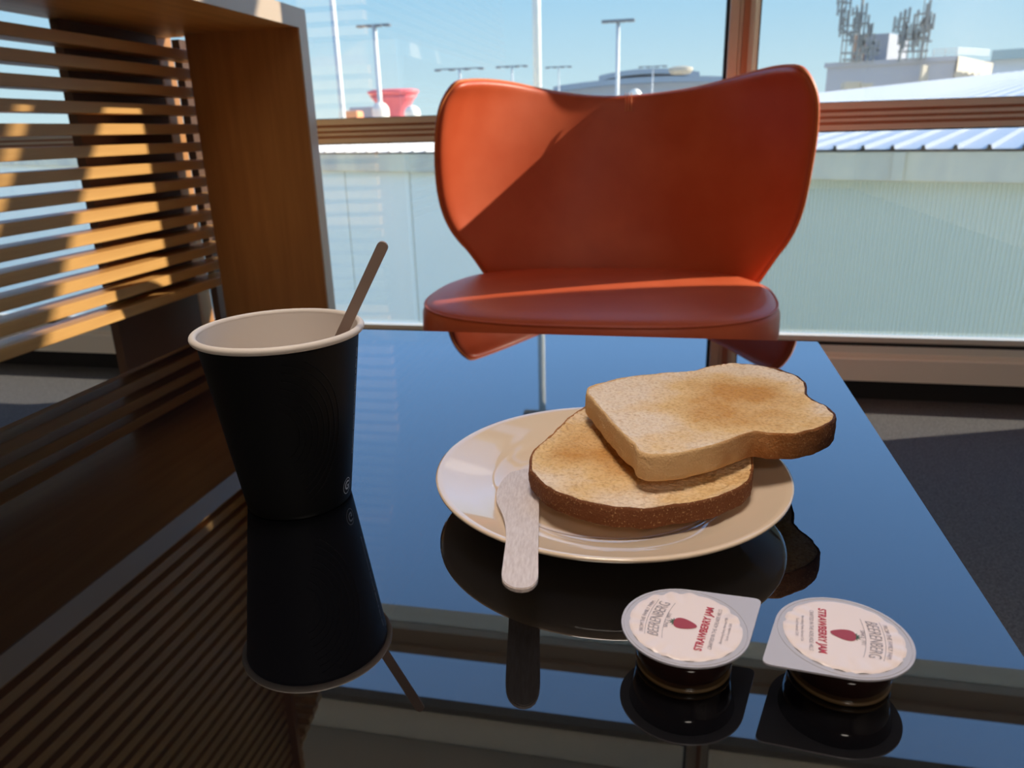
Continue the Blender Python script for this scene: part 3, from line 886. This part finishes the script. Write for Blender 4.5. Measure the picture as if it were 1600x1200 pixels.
# stirrer
st0, st1 = Vector((-.2215, .378, .520)), Vector((-.1437, .3665, .6478))
ax = (st1-st0).normalized()
side = Vector((-.62, -.55, 0)); side = (side-ax*side.dot(ax)).normalized()
side = ax.cross(Vector((0.30, -1, 0.1)).normalized()).normalized()
nn = ax.cross(side).normalized()
bm = bmesh.new()
Ls = (st1-st0).length
ol = []
w = .0029
for k in range(13):
    a = -PI/2+PI*k/12
    ol.append((Ls-w+w*math.cos(a)*1.0, w*math.sin(a)))
for k in range(13):
    a = PI/2+PI*k/12
    ol.append((w+w*math.cos(a), w*math.sin(a)))
vs = [[bm.verts.new(st0+ax*u+side*s+nn*t) for u, s in ol] for t in (-.00075, .00075)]
bm.faces.new(vs[0]); bm.faces.new(vs[1][::-1])
for i in range(len(ol)):
    j = (i+1) % len(ol)
    bm.faces.new((vs[0][i], vs[0][j], vs[1][j], vs[1][i]))
o = link('wooden_stirrer', bm, M['birch_stir'])
tag(o, 'thin flat wooden stirrer leaning out of the black cup', 'stirrer')

# ================================================================== JAM PORTIONS
def jam(cx, cy, tabdir, textdir, label, seed):
    ZL = .5175
    root = empty('jam_portion', (cx, cy, TZ), label, 'jam', 'jam portions beside the plate')
    R = .0243
    td = math.radians(tabdir)
    # pot
    bm = bmesh.new()
    lathe(bm, [(.0165, TZ+.0008), (.0178, TZ+.0022), (.0192, TZ+.010), (.0205, ZL-.0010)], cx, cy, 64, True, True)
    link('pot', bm, M['pot'], root, True)
    bm = bmesh.new()
    lathe(bm, [(.0150, TZ), (.0174, TZ), (.0182, TZ+.0008), (.0184, TZ+.0020), (.0172, TZ+.0021)], cx, cy, 64, True, True)
    link('foot', bm, M['pot_clear'], root, True)
    # lid outline with a pull tab: circle blending into a corner
    ol = []
    tip = Vector((math.cos(td), math.sin(td)))*.0345
    for k in range(96):
        a = 2*PI*k/96
        ol.append(Vector((math.cos(a), math.sin(a)))*R)
    # hull of circle and rounded tip
    pts = [p for p in ol]
    for k in range(16):
        a = 2*PI*k/16
        pts.append(tip+Vector((math.cos(a), math.sin(a)))*.0022)
    pts = sorted(pts, key=lambda p: (p.x, p.y))
    def half(ps):
        h = []
        for p in ps:
            while len(h) > 1 and (h[-1]-h[-2]).x*(p-h[-2]).y-(h[-1]-h[-2]).y*(p-h[-2]).x <= 0: h.pop()
            h.append(p)
        return h
    lo = half(pts); up = half(pts[::-1])
    hull = lo[:-1]+up[:-1]
    hull = smooth_loop(hull, 160, 1)
    bm = bmesh.new()
    extrude_poly(bm, [(cx+p.x, cy+p.y) for p in hull], ZL-.0007, ZL)
    lid = link('lid', bm, M['lid_rim'], root)
    bm = bmesh.new()
    tube(bm, [(cx+.0232*math.cos(2*PI*k/96), cy+.0232*math.sin(2*PI*k/96), ZL) for k in range(96)], .00022, 6, True)
    link('sealing_bead', bm, M['lid_rim'], lid, True)
    # crinkled foil disc
    bm = bmesh.new()
    RF, n = .0213, 180
    def fz(x, y):
        r = math.hypot(x, y)/RF
        a = math.atan2(y, x)
        w = (max(0, r-.60)/.40)
        kk = 34*a/2+seed
        amp = .5+.5*noise.noise(Vector((math.cos(a)*1.4, math.sin(a)*1.4, seed)))*2
        amp = max(0, min(1, amp))
        return ZL+.00055+(.00050*math.sin(kk+1.5*noise.noise(Vector((a*1.5, seed, r*2))))*w*amp)-.0003*(1-min(1, r*1.1))-.0004*max(0, (r-.95)/.05)
    rings = []
    for i in range(1, 41):
        r = RF*i/40
        rings.append([bm.verts.new((cx+r*math.cos(2*PI*k/n), cy+r*math.sin(2*PI*k/n), fz(r*math.cos(2*PI*k/n), r*math.sin(2*PI*k/n)))) for k in range(n)])
    c0 = bm.verts.new((cx, cy, fz(0, 0)))
    for k in range(n): bm.faces.new((c0, rings[0][k], rings[0][(k+1) % n]))
    for A, B in zip(rings, rings[1:]):
        for k in range(n): bm.faces.new((A[k], B[k], B[(k+1) % n], A[(k+1) % n]))
    foil = link('foil_label', bm, M['lid_foil'], root, True)
    # printing: local frame u = reading direction, v = up of the letters
    tr = math.radians(textdir)
    U = Vector((math.cos(tr), math.sin(tr))); V = Vector((-U.y, U.x))
    def place(b, u0, v0, m, nm, arc=0):
        for q in b.verts:
            u, v = q.co.x+u0, q.co.y+v0
            if arc: v -= (u*u)*arc
            p = U*u+V*v
            q.co = Vector((cx+p.x, cy+p.y, fz(p.x, p.y)+.00016))
        link(nm, b, m, foil)
    place(text_bm('STRAWBERRY JAM', .0040, .86, bold=.00012), 0, -.0074, M['ink_red'], 'flavour_print')
    b = text_bm('BEERENBERG', .0062, .62)
    for y0 in (.0033, -.0033):
        xs = [-.0118+.0236*i/16 for i in range(17)]
        for xa, xb in zip(xs, xs[1:]):
            q = [b.verts.new((x, y, 0)) for x, y in ((xa, y0-.00010), (xb, y0-.00010), (xb, y0+.00010), (xa, y0+.00010))]
            b.faces.new(q)
    place(b, 0, .0110, M['ink_grey'], 'maker_print', 10)
    place(text_bm('FROM THE FAMILY FARM', .0022, .85), 0, .0158, M['ink_grey'], 'arched_print', 12)
    place(text_bm('SINCE 1971', .0021, .9), 0, .0068, M['ink_grey'], 'date_print', 10)
    place(text_bm('CRAFTED IN THE ADELAIDE HILLS', .0021, .80), .001, -.0112, M['ink_grey'], 'origin_print')
    place(text_bm('Beerenberg Farm, Hahndorf SA', .0015, .85), .001, -.0143, M['ink_grey'], 'address_print')
    place(text_bm('South Australia 5245', .0015, .9), .001, -.0162, M['ink_grey'], 'address_print')
    # strawberry emblem, tip pointing at the flavour name
    b = bmesh.new()
    pts = []
    for k in range(40):
        a = 2*PI*k/40
        rx = .0031*math.copysign(abs(math.sin(a))**.85, math.sin(a))*(1+.42*math.cos(a))
        ry = .0045*math.cos(a)
        pts.append((rx, ry))
    vs = [b.verts.new((x, y, 0)) for x, y in pts]
    b.faces.new(vs)
    place(b, 0, .0000, M['berry'], 'strawberry_emblem')
    b = bmesh.new()
    for k in range(5):
        a = math.radians(-70+35*k)+PI/2
        c = Vector((0, .0038)); t = Vector((math.cos(a), math.sin(a))); s = Vector((-t.y, t.x))*.0007
        q = [b.verts.new((*p, .0001)) for p in (c-s, c+t*.0025, c+s)]
        b.faces.new(q)
    place(b, 0, .0002, M['leafink'], 'strawberry_leaves')
    return root

jam(.0108, .2535, 36, 78, 'strawberry jam portion nearer the cup, tab at its upper right, lettering reading upwards', 2.0)
jam(.0686, .2570, 214, -99, 'strawberry jam portion near the table edge, tab at its lower left, lettering reading downwards', 7.0)

# ================================================================== OUTSIDE
def polar(az, slope, D):
    a = math.radians(az)
    return Vector((math.sin(a)*D, math.cos(a)*D, .7+slope*D))

u_ = Vector((-.8814, .4723)).normalized()        # along the neighbouring wall, to the left
n_ = Vector((-u_.y, u_.x)) if Vector((-u_.y, u_.x)).y > 0 else Vector((u_.y, -u_.x))
K = 1.25
P0 = Vector((1.8122, 4.66))*K
def nb(s, d):                                     # s along wall (left +), d depth behind the wall face
    p = P0+u_*s+n_*d
    return p
sh = empty('neighbouring_shed', (0, 7.2, -4.0), 'grey metal-clad building with ribbed roof just outside the windows', 'building')
EZ = .505
S0, S1 = -5.0, 42.0
def quadstrip(bm, prof, z0, z1):
    for (a, b) in zip(prof, prof[1:]):
        v = [bm.verts.new((a.x, a.y, z0)), bm.verts.new((b.x, b.y, z0)), bm.verts.new((b.x, b.y, z1)), bm.verts.new((a.x, a.y, z1))]
        bm.faces.new(v)
bm = bmesh.new()
prof = []
s = S0
while s < 2.4:
    prof += [nb(s, .02), nb(s+.010, .02), nb(s+.015, .032), nb(s+.025, .032)]
    s += .030
quadstrip(bm, prof, -4.0, .30)
link('corrugated_cladding', bm, M['shed'], sh)
s = 2.42
while s < S1:
    wd = 1.2 if s < 12 else 3.6
    bm = bmesh.new()
    a, b, c, d = nb(s, .01), nb(min(s+wd-.02, S1), .01), nb(min(s+wd-.02, S1), .12), nb(s, .12)
    lo = [bm.verts.new((p.x, p.y, -4.0)) for p in (a, b, c, d)]
    hi = [bm.verts.new((p.x, p.y, .30)) for p in (a, b, c, d)]
    bm.faces.new(lo); bm.faces.new(hi)
    for i in range(4): bm.faces.new((lo[i], lo[(i+1) % 4], hi[(i+1) % 4], hi[i]))
    link('wall_panel', bm, M['shed_flat'], sh)
    s += wd
def slab(bm, s0, s1, d0, d1, z0, z1):
    ps = [nb(s0, d0), nb(s1, d0), nb(s1, d1), nb(s0, d1)]
    lo = [bm.verts.new((p.x, p.y, z0)) for p in ps]; hi = [bm.verts.new((p.x, p.y, z1)) for p in ps]
    bm.faces.new(lo); bm.faces.new(hi)
    for i in range(4): bm.faces.new((lo[i], lo[(i+1) % 4], hi[(i+1) % 4], hi[i]))
bm = bmesh.new()
slab(bm, S0, .72, -.10, .12, .285, .482)
slab(bm, .74, S1, -.10, .12, .285, .482)
slab(bm, .69, .77, -.12, .0, .285, .482)
slab(bm, S0, S1, -.06, .12, .272, .286)
link('gutter', bm, M['fascia'], sh)
# roof: ruled between the eave and the ridge, with raised ribs
RA = polar(20.55, .0432, 26); RB = polar(9.2, .0299, 27.3)
rd = (RB-RA); 
def ridge(s):
    t = (s-0)/12.0
    p = nb(s, 19.0)
    f = ((p-Vector((RA.x, RA.y))).dot(u_))/((Vector((RB.x, RB.y))-Vector((RA.x, RA.y))).dot(u_))
    return Vector((p.x, p.y, max(.53, RA.z+(RB.z-RA.z)*f)))
bm = bmesh.new()
s = -16.0
prof = []
while s < S1+4:
    for ds, h in ((0, 0), (.165, 0), (.172, .028), (.192, .028)):
        prof.append((s+ds, h))
    s += .2
prev = None
for s, h in prof:
    e = nb(min(s, S1), -.13); r = ridge(s)
    a = bm.verts.new((e.x, e.y, EZ+h-.004) if s < S1 else (e.x, e.y, EZ-.004)); b = bm.verts.new((r.x, r.y, r.z+h))
    if prev: bm.faces.new((prev[0], a, b, prev[1]))
    prev = (a, b)
link('ribbed_roof', bm, M['roof'], sh)
bm = bmesh.new()
slab(bm, S0, S1, .12, 18.9, -4.0, .25)
link('shed_body', bm, M['shed'], sh)

gr = link('ground', newbox(-400, 400, 2.2, 700, -4.1, -4.0), M['apron']); tag(gr, kind='structure')

def lamp(az, slope_top, D, r, label, arms='T', group='floodlight poles on the airfield', span=1.0, top_extra=0):
    p = polar(az, slope_top, D)
    root = empty('floodlight_pole', (p.x, p.y, -4.0), label, 'light pole', group)
    bm = bmesh.new()
    tube(bm, [(p.x, p.y, -4.0), (p.x, p.y, p.z)], lambda t: .62*r*(1.1-.2*t), 12)
    link('pole', bm, M['pole'], root, True)
    bm = bmesh.new()
    w = span
    box(bm, p.x-w, p.x+w, p.y-.1, p.y+.1, p.z-.05, p.z+.05)
    link('cross_arm', bm, M['lamphead'], root)
    for k in (-1, -.35, .35, 1):
        bm = bmesh.new()
        box(bm, p.x+k*w-.28, p.x+k*w+.28, p.y-.35, p.y+.15, p.z-.16, p.z+.02)
        bevel(bm, .04, 1)
        link('lamp_head', bm, M['lamphead'], root)
lamp(-20.95, .1235, 68, .33, 'slim twin-shaft floodlight pole above the red structure', span=1.15)
lamp(-4.21, .1215, 60, .24, 'floodlight pole rising behind the middle of the chair back', span=.9)
lamp(-15.26, .0735, 80, .20, 'short floodlight pole right of the red structure with wide arms', span=2.2)
lamp(-11.57, .0748, 95, .18, 'small distant floodlight pole just left of the tall thick pole', span=1.6)
lamp(-8.30, .0725, 110, .14, 'faint distant floodlight pole just right of the tall thick pole', span=1.5)
lamp(-1.79, .0690, 110, .14, 'faint floodlight pole over the curved terminal roof', span=1.6)
lamp(-23.6, .19, 46, .26, 'tall pole nearest the timber screen, running out of the frame top', span=.5)
# tall thick pole
pp = polar(-9.8, .372, 46)
root = empty('tall_mast', (pp.x, pp.y, -4), 'tall thick white pole left of centre, running out of the frame top', 'light pole')
bm = bmesh.new()
tube(bm, [(pp.x, pp.y, -4), (pp.x, pp.y, pp.z)], lambda t: .24-.02*t, 20)
link('pole', bm, mat('pale_grey_pole_paint', (.62, .64, .60), .5), root, True)
bm = bmesh.new()
box(bm, pp.x-1.2, pp.x+2.2, pp.y-.3, pp.y+.3, pp.z-.1, pp.z+.22)
link('lamp_head', bm, M['lamphead'], root)

# red flared structure
D = 70
c = polar(-20.0, .0, D)
root = empty('red_flared_structure', (c.x, c.y, -4), 'haze-lightened red structure flaring out to a flat top above the window rail', 'structure')
bm = bmesh.new()
def ell(bm, cx, cy, z, a, b, n=40):
    return [bm.verts.new((cx+a*math.cos(2*PI*k/n), cy+b*math.sin(2*PI*k/n), z)) for k in range(n)]
def rise(s): return .7+s*D
rings_mesh(bm, [ell(bm, c.x, c.y, z, a, b) for z, a, b in ((-4, 1.1, .8), (rise(.018), 1.15, .9), (rise(.030), 1.35, 1.0), (rise(.040), 1.8, 1.2), (rise(.044), 2.1, 1.4))], True, True)
link('stem', bm, M['red'], root, True)
bm = bmesh.new()
rings_mesh(bm, [ell(bm, c.x, c.y, z, a, b) for z, a, b in ((rise(.0435), 1.9, 1.3), (rise(.0475), 2.25, 1.6), (rise(.0500), 2.25, 1.6), (rise(.0515), 1.9, 1.2))], True, True)
link('flat_top', bm, M['red'], root, True)
def dome(az, D, zt, r, m, name, label, cat, zr=1.0):
    p = polar(az, 0, D)
    bm = bmesh.new()
    z0 = .7+zt*D-r*zr
    prof = [(r, -4.0)]+[(r*math.cos(PI/2*k/10)+.002, z0+r*zr*math.sin(PI/2*k/10)) for k in range(11)]
    lathe(bm, prof, p.x, p.y, 32, True, True)
    o = link(name, bm, m, None, True)
    tag(o, label, cat)
    return o
dome(-20.95, 60, .0375, .62, M['white'], 'storage_tank', 'cream domed tank left of the red stem', 'tank')
dome(-18.75, 60, .0330, .60, M['white'], 'storage_tank', 'cream domed tank right of the red stem', 'tank')
p = polar(-22.0, 0, 62)
o = link('service_van', newbox(p.x-1.0, p.x+1.0, p.y-.8, p.y+.8, -4, .7+.032*62, bev=.15), M['concrete']); tag(o, 'grey boxy block left of the cream tanks', 'block')
p = polar(-23.0, 0, 58)
o = link('orange_loader', newbox(p.x-.7, p.x+.7, p.y-.6, p.y+.6, -4, .7+.028*58, bev=.2), M['orange']); tag(o, 'small orange block low on the rail beside the screen', 'block')

# terminal
D = 150
c = polar(-2.6, 0, D+30)
root = empty('airport_terminal', (c.x, c.y, -4), 'blue-grey terminal with tiered curved roofs behind the chair', 'building')
def tier(bm, az0, az1, s_edge, s_mid, D, thick):
    n = 24
    lo, hi = [], []
    for k in range(n+1):
        f = k/n
        p = polar(az0+(az1-az0)*f, 0, D)
        z = .7+(s_edge+(s_mid-s_edge)*math.sin(PI*f)**.8)*D
        lo.append((bm.verts.new((p.x, p.y, z-thick)), bm.verts.new((p.x*1.15, p.y*1.15, z-thick))))
        hi.append((bm.verts.new((p.x, p.y, z)), bm.verts.new((p.x*1.15, p.y*1.15, z))))
    for i in range(n):
        for A in (lo, hi): bm.faces.new((A[i][0], A[i+1][0], A[i+1][1], A[i][1]))
        for j in (0, 1): bm.faces.new((lo[i][j], lo[i+1][j], hi[i+1][j], hi[i][j]))
    for i in (0, n): bm.faces.new((lo[i][0], lo[i][1], hi[i][1], hi[i][0]))
bm = bmesh.new(); tier(bm, -8.7, 5.5, .0500, .0575, D, 1.0); link('lower_roof', bm, M['term'], root)
bm = bmesh.new(); tier(bm, -8.0, 5.2, .046, .0535, D+3, 12); link('facade', bm, M['term_glass'], root)
bm = bmesh.new(); tier(bm, -5.5, 1.4, .0605, .0668, D, .9); link('upper_roof', bm, M['term'], root)
bm = bmesh.new(); tier(bm, -5.0, 1.0, .058, .063, D+3, 3.0); link('upper_facade', bm, M['term_glass'], root)
p = polar(0.1, 0, 140)
bm = bmesh.new()
lathe(bm, [(1.5, .7+.059*140), (2.0, .7+.0625*140), (2.0, .7+.066*140), (1.2, .7+.0675*140)], p.x, p.y, 24, True, True)
link('roof_tower', bm, M['cream_con'], root)
p = polar(-2.9, 0, 60)
dome(-2.95, 55, .0445, .42, M['white'], 'storage_tank', 'small cream dome peeping over the chair back seam', 'tank')

# rooftop plant building
D = 38
def boxaz(bm, az0, az1, s0, s1, D, dep=6.0):
    a, b = polar(az0, 0, D), polar(az1, 0, D)
    a2, b2 = a*((D+dep)/D), b*((D+dep)/D)
    lo = [bm.verts.new((q.x, q.y, .7+s0*D)) for q in (a, b, b2, a2)]
    hi = [bm.verts.new((q.x, q.y, .7+s1*D)) for q in (a, b, b2, a2)]
    bm.faces.new(lo); bm.faces.new(hi)
    for i in range(4): bm.faces.new((lo[i], lo[(i+1) % 4], hi[(i+1) % 4], hi[i]))
c = polar(13.5, 0, D)
root = empty('rooftop_plant_building', (c.x, c.y, .9), 'grey concrete rooftop building crowded with antenna masts', 'building')
def box_corner(bm, azs, s0, s1, D0, D1):
    """front face az0..az1 at D0, returning side az1..az2 reaching D1."""
    a, b = polar(azs[0], 0, D0), polar(azs[1], 0, D0); c_ = polar(azs[2], 0, D1)
    d = a+(c_-b)
    lo = [bm.verts.new((q.x, q.y, .7+s0*D0)) for q in (a, b, c_, d)]
    hi = [bm.verts.new((q.x, q.y, .7+s1*D0)) for q in (a, b, c_, d)]
    bm.faces.new(lo); bm.faces.new(hi)
    for i in range(4): bm.faces.new((lo[i], lo[(i+1) % 4], hi[(i+1) % 4], hi[i]))
bm = bmesh.new(); box_corner(bm, (9.55, 16.9, 18.6), -.02, .0618, D, D*1.20); link('main_block', bm, M['concrete'], root)
bm = bmesh.new(); box_corner(bm, (9.35, 16.95, 18.75), .0585, .0635, D-.1, D*1.21); link('parapet', bm, M['concrete'], root)
for k in range(5):
    bm = bmesh.new()
    az = 17.05+k*.32
    DD = D*(1+.035*k)
    p = polar(az, 0, DD)
    box(bm, p.x-.12, p.x+.12, p.y-.25, p.y-.02, .2, .7+.047*DD*(1-.02*k))
    link('pilaster', bm, M['cream_con'], root)
bm = bmesh.new(); box_corner(bm, (17.0, 17.01, 18.9), .0465, .0632, D-.15, D*1.17); link('cream_fascia', bm, M['cream_con'], root)
bm = bmesh.new(); box_corner(bm, (15.0, 15.15, 15.5), .02, .0560, D-1, D-.6); link('lift_shaft', bm, M['cream_con'], root)
bm = bmesh.new(); box_corner(bm, (11.7, 13.0, 14.1), .055, .0905, D+1.0, D+3.4); link('plant_room', bm, M['concrete'], root)
bm = bmesh.new(); box_corner(bm, (10.9, 11.7, 12.0), .062, .0915, D+1.0, D+2.4); link('dish_rack', bm, M['rust'], root)
rnd = random.Random(3)
def mast(az, s0, s1, r=.035, cross=3):
    p = polar(az, 0, D-.3)
    bm = bmesh.new()
    tube(bm, [(p.x, p.y, .7+s0*D), (p.x, p.y, .7+s1*D)], r, 6)
    for k in range(cross):
        z = .7+(s0+(s1-s0)*(.35+.6*(k+rnd.random()*.5)/cross))*D
        w = rnd.uniform(.07, .20)
        box(bm, p.x-w, p.x+w, p.y-.05, p.y+.05, z-.03, z+.03)
        for sx in (-1, 1):
            if rnd.random() < .8:
                h = rnd.uniform(.15, .45)
                box(bm, p.x+sx*w-.03, p.x+sx*w+.03, p.y-.08, p.y+.08, z-h*.5, z+h)
    link('antenna_mast', bm, M['antenna'], root)
for a in ((10.05, .095, .150, .05, 3), (10.30, .062, .135, .03, 3), (10.55, .062, .118, .03, 2), (10.95, .062, .120, .04, 4),
          (11.25, .062, .160, .06, 4), (11.5, .062, .112, .04, 3), (11.85, .060, .100, .03, 3), (12.2, .060, .084, .03, 2),
          (13.75, .060, .112, .06, 4), (14.15, .060, .098, .03, 2), (14.5, .060, .105, .03, 3), (14.95, .060, .116, .07, 4),
          (14.75, .060, .135, .02, 1), (15.2, .060, .108, .03, 2), (13.35, .088, .104, .02, 1)):
    mast(*a)
for a0, a1, s0_, s1_ in ((10.1, 11.3, .094, .093), (13.6, 15.2, .083, .082), (10.3, 12.0, .073, .072), (10.4, 11.6, .066, .065),
        (13.6, 15.3, .071, .070), (10.05, 10.9, .100, .088), (11.1, 11.7, .070, .088), (11.3, 12.1, .066, .084)):
    bm = bmesh.new()
    tube(bm, [polar(a0, s0_, D-.3), polar(a1, s1_, D-.3)], .045, 6)
    link('mast_brace', bm, M['antenna'], root)
bm = bmesh.new()
for s in (.066, .0685, .071):
    tube(bm, [polar(15.6, s, D), polar(16.9, s, D), polar(18.6, s-.004, D*1.2)], .02, 6)
for az in (15.6, 16.25, 16.9):
    tube(bm, [polar(az, .062, D), polar(az, .071, D)], .02, 6)
link('guard_rail', bm, M['pole'], root)
# small cream plant boxes on the near roof
for az, w, h in ((11.1, .5, .042), (11.9, .35, .040)):
    p = polar(az, 0, 33)
    o = link('roof_vent', newbox(p.x-w*.6, p.x+w*.6, p.y-.4, p.y+.4, .9, .7+h*33, bev=.04), M['cream_con'])
    tag(o, 'wider cream roof vent below the antennas' if w == .5 else 'narrower cream roof vent below the antennas', 'vent')
# far block at right edge
D = 90
c = polar(20.5, 0, D)
root = empty('distant_office_block', (c.x, c.y, -4), 'hazy grey-green flat-roofed block at the far right edge', 'building')
bm = bmesh.new(); boxaz(bm, 18.75, 24, .057, .0665, D, 20); link('upper_floor', bm, mat('grey_green_cladding', (.30, .40, .40), .6), root)
bm = bmesh.new(); boxaz(bm, 18.1, 24, -.045, .0565, D+1, 20); link('lower_floor', bm, mat('pale_hazy_cladding', (.50, .55, .58), .6), root)
